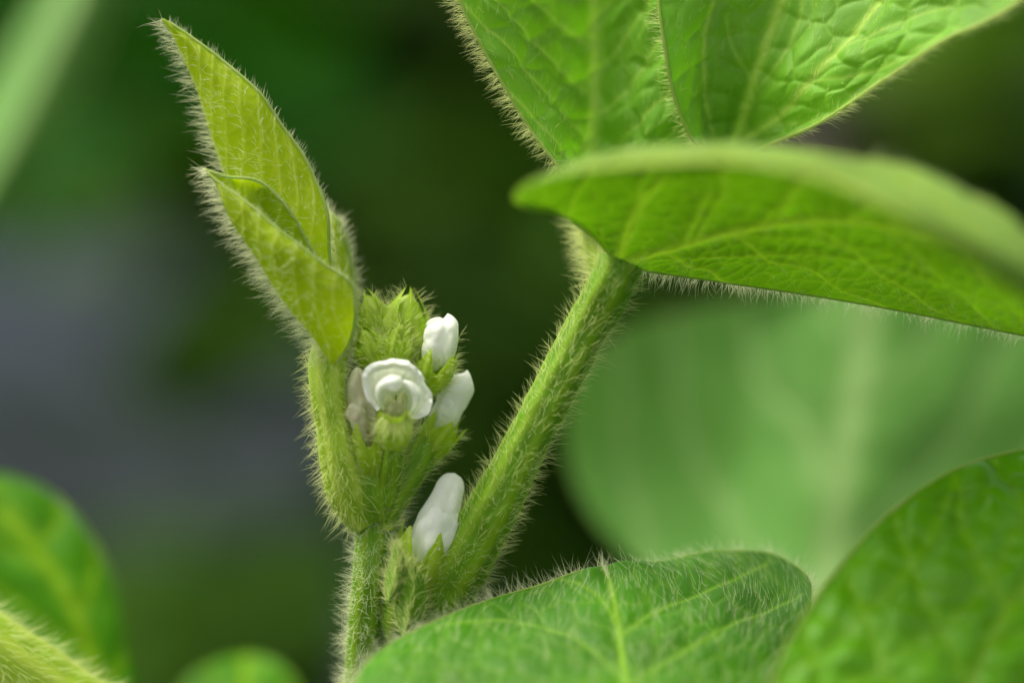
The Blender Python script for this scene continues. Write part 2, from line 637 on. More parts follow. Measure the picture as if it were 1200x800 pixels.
def simple_mat(name, c, rough=0.6, tmix=0.0, trans=None, c2=None, scale=300, bump=0.0, spec=0.4, detail=4, lo=0.35, hi=0.65, bdist=0.0003):
    m, t, N, L = newmat(name)
    tc = N.new('ShaderNodeTexCoord')
    n1 = N.new('ShaderNodeTexNoise')
    n1.inputs['Scale'].default_value = scale
    n1.inputs['Detail'].default_value = detail
    L.new(tc.outputs['Object'], n1.inputs['Vector'])
    mr = N.new('ShaderNodeMapRange')
    mr.inputs[1].default_value = lo
    mr.inputs[2].default_value = hi
    L.new(n1.outputs[0], mr.inputs[0])
    mx = N.new('ShaderNodeMix')
    mx.data_type = 'RGBA'
    mx.inputs[6].default_value = (*c, 1)
    mx.inputs[7].default_value = (*(c2 or [x * 0.8 for x in c]), 1)
    L.new(mr.outputs[0], mx.inputs[0])
    pb = N.new('ShaderNodeBsdfPrincipled')
    L.new(mx.outputs[2], pb.inputs['Base Color'])
    pb.inputs['Roughness'].default_value = rough
    pb.inputs['Specular IOR Level'].default_value = spec
    if bump:
        bp = N.new('ShaderNodeBump')
        bp.inputs['Strength'].default_value = bump
        bp.inputs['Distance'].default_value = bdist
        L.new(n1.outputs[0], bp.inputs['Height'])
        L.new(bp.outputs[0], pb.inputs['Normal'])
    out = pb.outputs[0]
    if tmix:
        tr = N.new('ShaderNodeBsdfTranslucent')
        tr.inputs['Color'].default_value = (*(trans or c), 1)
        mix = N.new('ShaderNodeMixShader')
        mix.inputs[0].default_value = tmix
        L.new(out, mix.inputs[1])
        L.new(tr.outputs[0], mix.inputs[2])
        out = mix.outputs[0]
    o = N.new('ShaderNodeOutputMaterial')
    L.new(out, o.inputs[0])
    return m


M = {}
M['mature'] = leaf_mat('mature_leaf', (0.054, 0.195, 0.004), (0.24, 0.46, 0.03), (0.07, 0.30, 0.003), tmix=0.3, rough=0.5, spec=0.18, specks=True)
M['upper'] = leaf_mat('upper_leaf', (0.140, 0.355, 0.016), (0.34, 0.56, 0.06), (0.16, 0.43, 0.005), tmix=0.34, rough=0.6, spec=0.35, specks=True)
M['under'] = leaf_mat('underside_leaf', (0.050, 0.150, 0.004), (0.30, 0.46, 0.02), (0.105, 0.275, 0.002), tmix=0.48, rough=0.5, spec=0.25, top=(0.25, 0.43, 0.07))  # top colour lightened to carry the sheen on the rolled strip
M['bright'] = leaf_mat('bright_leaf', (0.125, 0.38, 0.002), (0.22, 0.46, 0.01), (0.12, 0.40, 0.001), tmix=0.34, rough=0.42, spec=0.35, specks=True)
M['deepgreen'] = leaf_mat('deep_green_leaf', (0.055, 0.21, 0.001), (0.20, 0.38, 0.005), (0.06, 0.28, 0.001), tmix=0.35, rough=0.5, spec=0.12)
M['pale'] = leaf_mat('pale_far_leaf', (0.105, 0.27, 0.045), (0.27, 0.43, 0.14), (0.12, 0.30, 0.02), tmix=0.25, rough=0.6, spec=0.2, nscale=45, var=0.18)
M['young'] = leaf_mat('young_leaf', (0.32, 0.44, 0.005), (0.54, 0.64, 0.07), (0.43, 0.62, 0.002), tmix=0.5, rough=0.5, var=0.12, spec=0.2)
M['stem'] = leaf_mat('green_stem', (0.105, 0.25, 0.003), (0.22, 0.38, 0.012), (0.18, 0.42, 0.006), tmix=0.22, rough=0.5, var=0.2, nscale=400, spec=0.25)
M['youngstem'] = leaf_mat('young_stem', (0.24, 0.40, 0.012), (0.42, 0.56, 0.06), (0.35, 0.55, 0.02), tmix=0.25, rough=0.55, var=0.2, nscale=400, spec=0.25)
M['calyx'] = leaf_mat('calyx_green', (0.28, 0.44, 0.015), (0.46, 0.58, 0.08), (0.46, 0.68, 0.012), tmix=0.42, rough=0.55, var=0.2, nscale=500, spec=0.25)
M['margin'] = simple_mat('pale_margin', (0.34, 0.50, 0.08), rough=0.5, tmix=0.5, trans=(0.48, 0.68, 0.08), c2=(0.48, 0.54, 0.18), scale=500)


def hair_mat(name, c, tc, clear=0.3):
    m, t, N, L = newmat(name)
    pb = N.new('ShaderNodeBsdfPrincipled')
    pb.inputs['Base Color'].default_value = (*c, 1)
    pb.inputs['Roughness'].default_value = 0.35
    tr = N.new('ShaderNodeBsdfTranslucent')
    tr.inputs['Color'].default_value = (*tc, 1)
    cl = N.new('ShaderNodeBsdfTransparent')
    a = N.new('ShaderNodeMixShader')
    a.inputs[0].default_value = 0.5
    b = N.new('ShaderNodeMixShader')
    b.inputs[0].default_value = clear
    L.new(pb.outputs[0], a.inputs[1])
    L.new(tr.outputs[0], a.inputs[2])
    L.new(a.outputs[0], b.inputs[1])
    L.new(cl.outputs[0], b.inputs[2])
    o = N.new('ShaderNodeOutputMaterial')
    L.new(b.outputs[0], o.inputs[0])
    return m


M['fuzz'] = hair_mat('pale_hair', (0.90, 0.98, 0.44), (0.95, 1.0, 0.48), 0.48)
M['whitefuzz'] = hair_mat('white_hair', (0.92, 0.98, 0.64), (0.97, 1.0, 0.70), 0.48)
M['petal'] = leaf_mat('white_petal', (0.90, 0.92, 0.88), (0.60, 0.70, 0.34), (0.93, 0.97, 0.84), tmix=0.36, rough=0.5, var=0.05, nscale=700, bump=0.35, spec=0.3, bscale=1800)
M['budskin'] = simple_mat('pale_bud_skin', (0.34, 0.48, 0.03), rough=0.5, tmix=0.4, trans=(0.5, 0.7, 0.03), c2=(0.42, 0.54, 0.06), scale=700)
M['keel'] = simple_mat('greenish_petal', (0.50, 0.56, 0.22), rough=0.5, tmix=0.4, trans=(0.6, 0.7, 0.25), c2=(0.64, 0.62, 0.40), scale=900, bump=0.3)
M['faded'] = simple_mat('faded_petal', (0.66, 0.66, 0.47), rough=0.5, tmix=0.4, trans=(0.7, 0.75, 0.5), c2=(0.50, 0.40, 0.24), scale=650, bump=0.5, lo=0.45, hi=0.75)

# ------------------------------------------------------------------ setting
ga = Acc()
gx = np.linspace(-60, 60, 3)
GX, GY = np.meshgrid(gx, gx, indexing='ij')
ga.add(np.stack([GX, GY + 50, 0 * GX], -1), quads=gridfaces(3, 3)[:, ::-1])
soil = simple_mat('dark_soil', (0.012, 0.017, 0.019), rough=0.85, c2=(0.024, 0.031, 0.036), scale=6, bump=0.5, bdist=0.02, spec=0.05)
g = ga.build('ground', soil)
tag(g, 'dark grey damp soil between the crop rows', 'soil', kind='structure')


def ground_at(px, py, z=0.0):
    dr = P(px, py, 0) - CAM
    return CAM + dr * ((z - CAM[2]) / dr[2])


# mulch film strip, seen as the grey-blue blur at left
fa = Acc()
a0, a1 = ground_at(-320, 275, 0.004), ground_at(215, 275, 0.004)
b0, b1 = ground_at(-320, 430, 0.004), ground_at(215, 430, 0.004)
nx, ny = 30, 16
uu, vv = np.meshgrid(np.linspace(0, 1, nx), np.linspace(0, 1, ny), indexing='ij')
FP = ((a0 * (1 - uu[..., None]) + a1 * uu[..., None]) * (1 - vv[..., None]) + (b0 * (1 - uu[..., None]) + b1 * uu[..., None]) * vv[..., None])
FP[..., 2] += 0.02 * np.abs(vnoise(FP[..., 0], FP[..., 1], 0.12, 4)) + 0.006
fa.add(FP, quads=gridfaces(nx, ny))
film = simple_mat('grey_mulch_film', (0.026, 0.033, 0.045), rough=0.9, c2=(0.034, 0.042, 0.056), scale=4, spec=0.05)
f = fa.build('mulch_film', film)
tag(f, 'grey-blue mulch film on the soil, blurred far behind at left', 'mulch film', kind='structure')


def loose_leaf(center, yaw, tilt, L, W, r, acc, m=0):
    """one broad ovate leaf, small grid"""
    nu, nv = 13, 9
    u = np.linspace(0, 1, nu)
    v = np.linspace(-1, 1, nv)
    wd = np.sin(math.pi * np.clip(u, 0, 1)**0.75)**0.8 * (1 - 0.25 * u)
    V, U = np.meshgrid(v, u, indexing='ij')
    X = V * W * 0.5 * wd[None]
    Y = (U - 0.5) * L
    Z = 0.12 * W * np.abs(V) * wd[None] - 0.25 * L * (U - 0.4)**2 + 0.03 * L * np.sin(V * 3 + U * 7)
    Q = np.stack([X, Y, Z], -1).reshape(-1, 3)
    Mx = Matrix.Rotation(yaw, 3, 'Z') @ Matrix.Rotation(tilt, 3, 'X') @ Matrix.Rotation(r.normal(0, 0.35), 3, 'Y')
    Q = Q @ np.array(Mx).T + center
    acc.add(Q, quads=gridfaces(nv, nu), m=m, vein=(np.exp(-(V / 0.08)**2) * 0.7))


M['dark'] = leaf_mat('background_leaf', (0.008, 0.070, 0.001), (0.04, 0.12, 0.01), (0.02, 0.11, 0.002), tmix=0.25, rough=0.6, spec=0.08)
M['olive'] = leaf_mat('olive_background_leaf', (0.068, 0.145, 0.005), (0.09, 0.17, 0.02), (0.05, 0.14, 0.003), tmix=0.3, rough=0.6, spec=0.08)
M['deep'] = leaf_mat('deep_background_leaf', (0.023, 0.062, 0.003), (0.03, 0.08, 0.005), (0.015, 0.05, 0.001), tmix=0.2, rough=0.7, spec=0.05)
M['brown'] = simple_mat('dry_brown_leaf', (0.055, 0.036, 0.020), rough=0.7, c2=(0.035, 0.028, 0.016), scale=30)
r0 = np.random.default_rng(21)
# clumps: px, py, depth range mm, spread px, count, leaf size m, material index
clumps = [
    (130, 120, 600, 1100, (230, 110), 46, 0.085, 0), (330, 40, 700, 1200, (200, 70), 34, 0.09, 0), (250, 150, 500, 800, (110, 60), 14, 0.08, 0),
    (480, 40, 700, 1200, (130, 70), 22, 0.08, 2), (560, 130, 600, 1000, (90, 120), 24, 0.08, 2),
    (450, 235, 500, 700, (110, 16), 17, 0.05, 1), (200, 228, 500, 700, (200, 14), 24, 0.05, 1), (30, 215, 450, 700, (60, 30), 5, 0.06, 0),
    (600, 350, 500, 900, (80, 130), 30, 0.08, 2), (620, 520, 450, 800, (80, 130), 26, 0.08, 2),
    (520, 330, 500, 800, (40, 60), 6, 0.07, 1), (290, 370, 450, 700, (60, 60), 12, 0.06, 2), (560, 480, 450, 700, (60, 120), 10, 0.06, 2),
    (260, 745, 300, 500, (120, 45), 16, 0.06, 2), (330, 690, 350, 520, (70, 30), 4, 0.05, 2), (650, 620, 400, 600, (80, 60), 14, 0.06, 2), (610, 150, 700, 1000, (120, 150), 14, 0.08, 1),
    (1090, 170, 700, 1100, (130, 110), 36, 0.08, 2), (1150, 110, 600, 900, (70, 70), 9, 0.08, 1), (1000, 150, 600, 900, (80, 60), 14, 0.08, 3), (830, 340, 500, 800, (80, 30), 10, 0.07, 3),
    (900, 500, 500, 900, (260, 200), 60, 0.09, 2),
    (150, 60, 600, 1000, (330, 160), 60, 0.09, 0), (450, 60, 600, 1000, (200, 160), 40, 0.09, 2), (390, 150, 600, 800, (40, 30), 3, 0.05, 2),
    (650, 120, 600, 1000, (150, 260), 40, 0.09, 2), (620, 450, 400, 700, (120, 300), 40, 0.08, 2), (1120, 230, 500, 900, (200, 200), 40, 0.08, 2), (1150, 90, 450, 600, (60, 60), 6, 0.06, 1),
]
fo = Acc()
clumps += [(-500, 150, 500, 1100, (500, 300), 60, 0.09, 0), (-500, 500, 450, 900, (500, 300), 40, 0.09, 2), (1700, 200, 500, 1100, (500, 300), 60, 0.09, 0), (1700, 550, 450, 900, (500, 300), 40, 0.09, 2)]
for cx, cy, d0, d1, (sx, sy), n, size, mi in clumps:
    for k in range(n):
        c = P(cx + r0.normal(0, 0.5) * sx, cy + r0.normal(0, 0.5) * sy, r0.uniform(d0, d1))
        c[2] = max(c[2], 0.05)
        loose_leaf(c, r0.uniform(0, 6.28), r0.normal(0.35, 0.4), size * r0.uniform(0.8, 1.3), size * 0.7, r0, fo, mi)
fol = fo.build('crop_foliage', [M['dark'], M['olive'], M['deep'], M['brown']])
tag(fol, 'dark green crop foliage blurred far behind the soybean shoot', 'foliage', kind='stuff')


def to_ground(p, lean=(0.0, 0.0)):
    p = np.asarray(p)
    return np.array([[p[0] + lean[0] * 0.4, p[1] + lean[1] * 0.4, p[2] * 0.6], [p[0] + lean[0], p[1] + lean[1], 0.0]])


# ------------------------------------------------------------------ separate leaves around the shoot
def leaf_thing(label, group=None):
    return label


def make_leaf(curves, vs, nu, nv, mat, label, side=1, vein=None, edge=0.12, fuzz=None, pet=None, name='soybean_leaf', emat=None):
    bl = Blade(curves, vs, nu, nv, side)
    if vein is not None:
        bl.veins(**vein)
    acc = Acc()
    bl.put(acc, edge=edge, em=1)
    o = acc.build(name, [M[mat], M['margin']])
    tag(o, label, 'leaf')
    if fuzz:
        leaf_fuzz(bl, o, mat=M['whitefuzz'], **fuzz)
    if pet is not None:
        W = np.vstack([PP(pet[0]), to_ground(P(*pet[0][-1]), pet[2])])
        tb = Tube(W, pet[1], npath=60, n=16)
        pa = Acc()
        tb.put(pa)
        pa.build('petiole', M['stem'], o)
    return bl, o


# hairy leaf at the bottom, lying towards the lens
make_leaf(
    [[(330, 960, -20.4), (395, 835, -14.4), (440, 766, -7.8), (520, 722, -4.2), (600, 690, -1.8), (660, 674, -0.6), (707, 664, 0)],
     [(520, 965, -22.8), (590, 840, -16.2), (625, 765, -9.6), (655, 715, -4.2), (680, 685, -1.8), (697, 668, -0.6), (707, 664, 0)],
     [(745, 970, -24.0), (737, 850, -18.0), (731, 790, -12.0), (724, 740, -6.6), (717, 700, -3.0), (711, 675, -0.6), (707, 664, 0)],
     [(860, 965, -22.8), (845, 850, -15.6), (838, 780, -9.0), (815, 715, -3.0), (785, 680, 0), (745, 665, 1), (707, 664, 0)],
     [(900, 960, -21.6), (912, 850, -14.4), (938, 755, -6.0), (951, 697, -1.2), (938, 662, 4), (905, 645, 6), (850, 644, 6), (790, 650, 4), (745, 658, 2), (707, 664, 0)]],
    [-1, -0.5, 0, 0.5, 1], 260, 200, 'mature', 'dark green hairy leaf at the bottom centre, pointing away with a pale midrib', side=1,
    vein=dict(major=[([(732, 770), (700, 700), (640, 672), (560, 690)], 0.22, 0.6), ([(728, 745), (770, 715), (830, 690), (900, 655)], 0.22, 0.65),
                     ([(735, 800), (800, 765), (880, 720), (940, 690)], 0.22, 0.65), ([(734, 800), (680, 750), (600, 725), (520, 730)], 0.2, 0.6)],
              spacing=0, cell=2.6, amp=0.42, wmaj=0.3, tert=0.22, wave=0.5, wavelen=9, seed=11), edge=0.05,
    fuzz=dict(top=1700, edges=(480, 600), ltop=(1.0, 2.0), ledge=(0.9, 1.9), lean=0.75, stand=0.7, rad=0.017, seed=5, toward=1.0, edge_lean=0.5, tipburst=45),
    pet=([(745, 960, -24.0), (750, 1100, -22.8)], [14, 16, 18, 22], (0.03, 0.05)))

# leaf at the right bottom
make_leaf(
    [[(860, 1000, -22), (885, 850, -19), (918, 765, -16), (975, 675, -12), (1040, 604, -9), (1115, 553, -6), (1210, 523, -3), (1330, 515, 2)],
     [(1080, 1040, -24), (1105, 900, -21), (1140, 790, -18), (1190, 700, -15), (1240, 640, -12), (1300, 590, -7), (1350, 550, -2), (1385, 520, 2)],
     [(1300, 1040, -14), (1350, 900, -12), (1400, 790, -10), (1440, 700, -8), (1460, 630, -5), (1450, 570, -2), (1425, 535, 1), (1400, 510, 2)]],
    [-1, 0, 1], 200, 220, 'bright', 'quilted bright green leaf at the bottom right corner with a round edge', side=1,
    vein=dict(major=[([(905, 800), (1010, 720), (1080, 640), (1120, 560)], 0.4, 0.5), ([(960, 820), (1060, 760), (1150, 690), (1200, 600)], 0.4, 0.5), ([(940, 750), (960, 700), (1010, 640)], 0.3, 0.35)],
              spacing=7.0, slant=0.7, cell=3.2, amp=1.5, wmaj=0.5, wsec=0.3, tert=0.15, seed=31, wave=0.3, wavelen=9), edge=0.14,
    pet=([(1220, 1040, -20), (1230, 1200, -20)], [14, 16, 18, 22], (0.02, 0.05)))

# large pale leaf behind
make_leaf(
    [[(955, 830, 40), (850, 740, 43), (745, 655, 48), (690, 590, 50), (664, 520, 52), (672, 440, 53), (712, 398, 55), (795, 366, 58), (900, 350, 59), (1020, 300, 60)],
     [(955, 830, 40), (915, 740, 45), (870, 650, 50), (845, 560, 55), (850, 470, 57), (880, 400, 58), (930, 350, 59), (1020, 300, 60)],
     [(955, 830, 40), (965, 740, 43), (975, 650, 48), (990, 560, 50), (1005, 470, 53), (1015, 400, 56), (1020, 350, 58), (1020, 300, 60)],
     [(955, 830, 40), (1060, 740, 45), (1140, 650, 50), (1190, 560, 55), (1200, 470, 57), (1180, 400, 59), (1120, 345, 60), (1020, 300, 60)],
     [(955, 830, 40), (1130, 790, 43), (1280, 700, 49), (1370, 580, 55), (1380, 460, 59), (1320, 370, 62), (1180, 320, 63), (1020, 300, 60)]],
    [-1, -0.5, 0, 0.5, 1], 90, 90, 'pale', 'large pale green leaf standing blurred behind the thick hairy petiole', side=1,
    vein=dict(spacing=16, slant=0.9, cell=9, amp=0.8, wmaj=1.6, wsec=0.8, tert=0.0, seed=41, wave=0.9, wavelen=18), edge=0.04,
    pet=([(955, 830, 40), (940, 1000, 43)], [20, 20, 22, 24], (-0.01, 0.04)))

# round leaf at the left bottom
make_leaf(
    [[(-130, 980, 22), (-160, 800, 26), (-130, 650, 28), (-60, 575, 30), (-10, 556, 32), (10, 556, 32)],
     [(60, 1000, 21), (115, 850, 22), (95, 740, 24), (50, 650, 27), (25, 590, 30), (10, 556, 32)],
     [(180, 1000, 22), (165, 870, 24), (154, 770, 26), (138, 690, 28), (100, 620, 30), (60, 578, 32), (10, 556, 32)]],
    [-1, 0, 1], 90, 70, 'deepgreen', 'round bright green leaf blurred at the bottom left behind a hairy stalk', side=1,
    vein=dict(major=[([(0, 600), (40, 640), (80, 700), (110, 780)], 0.8, 0.9)], spacing=8, slant=0.8, cell=5, amp=0.6, wmaj=0.6, wsec=0.5, tert=0.05, seed=51, mid=False), edge=0.05,
    pet=([(60, 1000, 21), (70, 1150, 22)], [14, 16, 18, 20], (-0.02, 0.03)))

# small leaf tip peeking in at the bottom
make_leaf(
    [[(190, 980, 30), (195, 860, 33), (215, 800, 34), (250, 776, 36), (290, 766, 38)],
     [(270, 990, 22), (275, 900, 26), (280, 840, 30), (286, 795, 34), (290, 766, 38)],
     [(380, 980, 30), (370, 880, 33), (352, 806, 34), (325, 776, 36), (290, 766, 38)]],
    [-1, 0, 1], 50, 40, 'deepgreen', 'small green leaf tip peeking over the bottom edge, blurred', side=1,
    vein=dict(spacing=6, cell=4, amp=0.3, wmaj=0.5, tert=0.05, seed=61), edge=0.05,
    pet=([(270, 990, 22), (270, 1150, 22)], [12, 14, 16, 20], (0.0, 0.03)))

# long leaf blurred in the top left corner
make_leaf(
    [[(-130, 420, 84), (-80, 250, 88), (-20, 110, 90), (50, 0, 92), (95, -90, 94), (130, -190, 95)],
     [(-130, 420, 84), (-45, 260, 78), (30, 120, 80), (80, 10, 82), (110, -90, 88), (130, -190, 95)],
     [(-130, 420, 84), (5, 250, 84), (88, 115, 86), (128, 10, 88), (145, -90, 90), (130, -190, 95)]],
    [-1, 0, 1], 50, 30, 'pale', 'long pale green leaf blurred in the top left corner', side=1,
    vein=dict(spacing=0, cell=8, amp=0.5, wmaj=1.2, tert=0.0, seed=71, wave=0.8, wavelen=20), edge=0.2,
    pet=([(-130, 420, 84), (-190, 620, 84)], [16, 18, 22, 26], (-0.04, 0.03)))

# hairy stalk at the left bottom corner
acc = Acc()
tb = Tube(np.vstack([PP([(-190, 640, 8), (-90, 705, 7), (-10, 760, 6), (70, 815, 6), (150, 875, 6), (200, 960, 8)]), to_ground(P(215, 1050, 12), (0.0, 0.01))]),
          [40, 44, 48, 48, 46, 42, 42], npath=200, n=36, seed=81)
tb.put(acc)
o = acc.build('stalk', M['youngstem'])
tag(o, 'bright yellow-green hairy stalk crossing the bottom left corner', 'stalk')
stem_fuzz(tb, o, 1700, l=(1.2, 2.6), along=0.8, seed=82, mat=M['fuzz'], rad=0.026)

# ------------------------------------------------------------------ the soybean plant
plant = empty('soybean_plant', (float(P(430, 800, 2)[0]), float(P(430, 800, 2)[1] + 0.02), 0.0))
tag(plant, 'hairy soybean shoot with folded young leaves, small white flowers and a thick petiole', 'plant')


def stem_part(name, W, rads, fz, mat='stem', seed=0, n=36, npath=160, fmat='fuzz', **kw):
    a = Acc()
    t = Tube(W, rads, npath=npath, n=n, seed=seed, **{k: v for k, v in kw.items() if k in ('ridge', 'nr', 'lump', 'flat')})
    t.put(a)
    o = a.build(name, M[mat], plant)
    if fz:
        stem_fuzz(t, o, mat=M[fmat], seed=seed + 1, **fz)
    return t, o


# main stem
Wst = np.vstack([PP([(444, 588, 2), (438, 625, 2), (434, 680, 2), (428, 740, 3), (424, 800, 4), (420, 870, 6)]), to_ground(P(418, 960, 8), (0.0, 0.02))])
stem_part('stem', Wst, [20, 22, 26, 31, 32], dict(n=2900, l=(0.8, 2.1), along=-0.3, out=1.0, rad=0.021, jit=0.38, lim=(0, 0.3), appressed=0.3), seed=100, fmat='whitefuzz', npath=500)
# young petiole carrying the folded leaflets
stem_part('young_petiole', PP([(428, 612, 1.5), (412, 585, 0.8), (400, 545, 0), (391, 500, 0), (384, 455, 0), (384, 420, 0.5), (390, 392, 1)]), [18, 24, 23, 21, 20, 21, 15],
          dict(n=1800, l=(0.8, 2.1), along=-0.35, out=1.0, rad=0.020, jit=0.28, down=0.2, appressed=0.4), mat='youngstem', seed=110)
# thick petiole
pet, pet_o = stem_part('petiole', PP([(470, 775, 5), (500, 722, 4), (540, 660, 2), (580, 592, 0.5), (620, 512, 0), (658, 440, 0), (692, 376, 0), (716, 335, -1), (728, 306, -1)]),
                       [36, 37, 34, 30, 26, 24, 24, 25, 26], dict(n=4300, l=(0.7, 2.0), along=0.45, out=1.0, rad=0.020, jit=0.30, appressed=0.5), mat='stem', seed=120, npath=260)
# stalk rising to the upper leaflets
stem_part('rachis', PP([(716, 338, 2), (704, 300, 4), (694, 262, 6), (692, 225, 8), (700, 190, 10)]), [18, 18, 17, 16, 14],
          dict(n=1500, l=(1.2, 2.4), along=0.1, out=1.0, rad=0.032, jit=0.35), mat='youngstem', seed=130)


def leaflet(curves, vs, nu, nv, mat, label=None, side=1, vein=None, edge=0.12, fuzz=None, name='leaflet', fmat='fuzz', extra=None, rimpale=None):
    bl = Blade(curves, vs, nu, nv, side)
    if vein is not None:
        bl.veins(**vein)
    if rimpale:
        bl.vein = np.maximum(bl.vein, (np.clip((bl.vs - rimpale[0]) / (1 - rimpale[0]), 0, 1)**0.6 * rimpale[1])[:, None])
    a = Acc()
    bl.put(a, edge=edge, em=1)
    o = a.build(name, [M[mat], M['margin']], plant)
    if label:
        o['label'] = label
    if fuzz or extra:
        h = Acc()
        if fuzz:
            leaf_fuzz(bl, o, acc=h, **fuzz)
        if extra:
            extra(bl, h)
        h.build('fuzz', M[fmat], o, kind='stuff')
    return bl, o


# big leaflet seen from underneath, its near margin rolled over
leaflet(
    # far lower edge
    [[(722, 312, -0.5), (760, 318, 0), (850, 331, 0), (950, 346, 1), (1050, 363, 1), (1130, 379, 1), (1210, 395, 0), (1290, 412, 0), (1360, 440, 0)],
     # midrib
     [(722, 308, -1), (770, 295, -3), (850, 273, -6), (940, 258, -9), (1030, 262, -12), (1110, 285, -14), (1190, 320, -16), (1280, 370, -14), (1360, 440, 0)],
     [(722, 307, -1), (733, 265, -6), (752, 235, -9), (800, 215, -11), (890, 210, -13), (990, 222, -16), (1080, 252, -18), (1170, 300, -20), (1270, 360, -18), (1360, 440, 0)],
     # crest
     [(722, 308, -1), (700, 275, -4), (662, 240, -9), (640, 212, -13), (670, 192, -15), (740, 177, -17), (850, 170, -19), (950, 181, -22), (1055, 203, -25), (1150, 250, -27), (1260, 330, -24), (1360, 440, 0)],
     [(722, 309, -1), (698, 275, -4), (655, 246, -9), (618, 234, -14), (625, 214, -17), (670, 198, -19), (735, 185, -20), (855, 178, -22), (960, 196, -25), (1060, 232, -28), (1150, 285, -30), (1260, 355, -26), (1360, 440, 0)],
     # near margin
     [(722, 310, -1), (696, 278, -4), (655, 251, -9), (620, 244, -14), (602, 234, -17), (616, 216, -20), (665, 202, -22), (735, 195, -23), (860, 191, -25), (955, 208, -28), (1050, 250, -29), (1130, 300, -29), (1240, 375, -25), (1360, 440, 0)]],
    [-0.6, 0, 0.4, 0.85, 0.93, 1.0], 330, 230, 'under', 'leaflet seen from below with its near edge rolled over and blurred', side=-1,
    vein=dict(major=[([(727, 300), (735, 265), (752, 235), (775, 210)], 0.45, 0.8), ([(800, 287), (815, 255), (830, 225)], 0.3, 0.6), ([(905, 262), (925, 235), (935, 215)], 0.3, 0.6),
                     ([(730, 306), (850, 300), (980, 300), (1100, 330), (1190, 365)], 0.2, 0.55), ([(850, 275), (950, 280), (1050, 300), (1150, 340)], 0.2, 0.45)],
              vr=(-0.6, 0.8), spacing=7, slant=0.9, cell=1.7, amp=0.34, wmaj=0.6, wsec=0.2, tert=0.25, seed=141, rib_up=-0.15), edge=0.10,
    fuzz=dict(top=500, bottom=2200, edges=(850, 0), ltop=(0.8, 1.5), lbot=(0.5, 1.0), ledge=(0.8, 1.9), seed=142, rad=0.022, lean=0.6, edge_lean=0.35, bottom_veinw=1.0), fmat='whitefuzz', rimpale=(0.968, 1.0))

# upper left leaflet, top side facing us
leaflet(
    [[(690, 300, 5), (672, 240, 2), (655, 196, 0), (622, 152, 0), (590, 100, 0), (562, 50, 0), (538, 0, 0), (515, -70, 0), (520, -160, 3), (600, -260, 8)],
     [(690, 300, 5), (676, 240, 4), (668, 190, 2), (650, 140, 1), (625, 95, 1), (604, 50, 1), (585, 0, 1), (570, -70, 1), (575, -150, 3), (600, -260, 8)],
     [(690, 300, 5), (692, 240, 6), (694, 190, 7), (696, 140, 7), (698, 90, 8), (698, 50, 8), (697, 0, 8), (690, -80, 8), (670, -160, 8), (600, -260, 8)],
     [(690, 300, 5), (715, 240, 5), (750, 190, 4), (775, 140, 3), (790, 90, 3), (795, 50, 3), (795, 0, 3), (790, -80, 4), (740, -170, 6), (600, -260, 8)],
     [(690, 300, 5), (740, 240, 6), (800, 190, 7), (850, 140, 8), (880, 90, 9), (890, 50, 9), (890, 0, 10), (870, -80, 10), (790, -180, 9), (600, -260, 8)]],
    [-1, -0.55, 0, 0.6, 1.2], 260, 200, 'upper', 'upper left leaflet with puckered top side and a hairy rolled edge', side=1,
    vein=dict(spacing=4.4, slant=0.55, cell=3.4, amp=1.5, wmaj=0.45, wsec=0.22, tert=0.08, seed=161, wave=0.5, wavelen=7), edge=0.16,
    fuzz=dict(top=1700, edges=(900, 0), ltop=(0.6, 1.2), ledge=(1.0, 2.0), seed=162, rad=0.02, lean=1.0, stand=0.35, veinw=1.5, edge_lean=-0.25))

# upper right leaflet
leaflet(
    [[(850, 215, 8), (832, 185, 5), (808, 160, 2), (788, 115, 1), (777, 60, 0), (774, 0, 0), (785, -80, 2), (850, -170, 6), (990, -250, 10)],
     [(850, 215, 8), (842, 170, 6), (830, 120, 4), (826, 70, 3), (832, 30, 3), (840, -10, 3), (860, -80, 4), (910, -160, 7), (990, -250, 10)],
     [(850, 215, 8), (862, 165, 7), (877, 115, 5), (893, 65, 4), (905, 30, 4), (918, -10, 4), (940, -80, 5), (970, -160, 8), (990, -250, 10)],
     [(850, 215, 8), (900, 150, 4), (950, 100, 1), (990, 55, 0), (1025, 10, 0), (1050, -40, 1), (1060, -100, 3), (1040, -170, 7), (990, -250, 10)],
     [(850, 215, 8), (895, 172, 4), (960, 141, 0), (1040, 92, -3), (1110, 45, -6), (1195, 4, -8), (1240, -50, -8), (1220, -130, -3), (1130, -200, 5), (990, -250, 10)]],
    [-1, -0.5, 0, 0.55, 1], 300, 260, 'upper', 'upper right leaflet with deep puckers and branching pale veins', side=1,
    vein=dict(major=[([(866, 165), (905, 140), (960, 85), (1030, 0)], 0.36, 1.0), ([(838, 160), (826, 100), (826, 40), (836, 0)], 0.26, 0.7),
                     ([(880, 110), (915, 70), (935, 20), (940, -20)], 0.2, 0.5), ([(950, 95), (1020, 85), (1100, 40)], 0.2, 0.5), ([(985, 55), (1060, 25), (1110, 5)], 0.2, 0.5),
                     ([(885, 95), (860, 60), (850, 20)], 0.2, 0.4), ([(905, 145), (960, 135), (1030, 95)], 0.2, 0.4)],
              spacing=0, cell=2.7, amp=1.0, wmaj=0.45, wsec=0.2, tert=0.10, seed=171, wave=0.6, wavelen=6), edge=0.17,
    fuzz=dict(top=1300, edges=(350, 800), ltop=(0.4, 0.9), ledge=(0.9, 1.8), seed=172, rad=0.018, lean=1.0, stand=0.3, veinw=1.5, edge_lean=0.25))


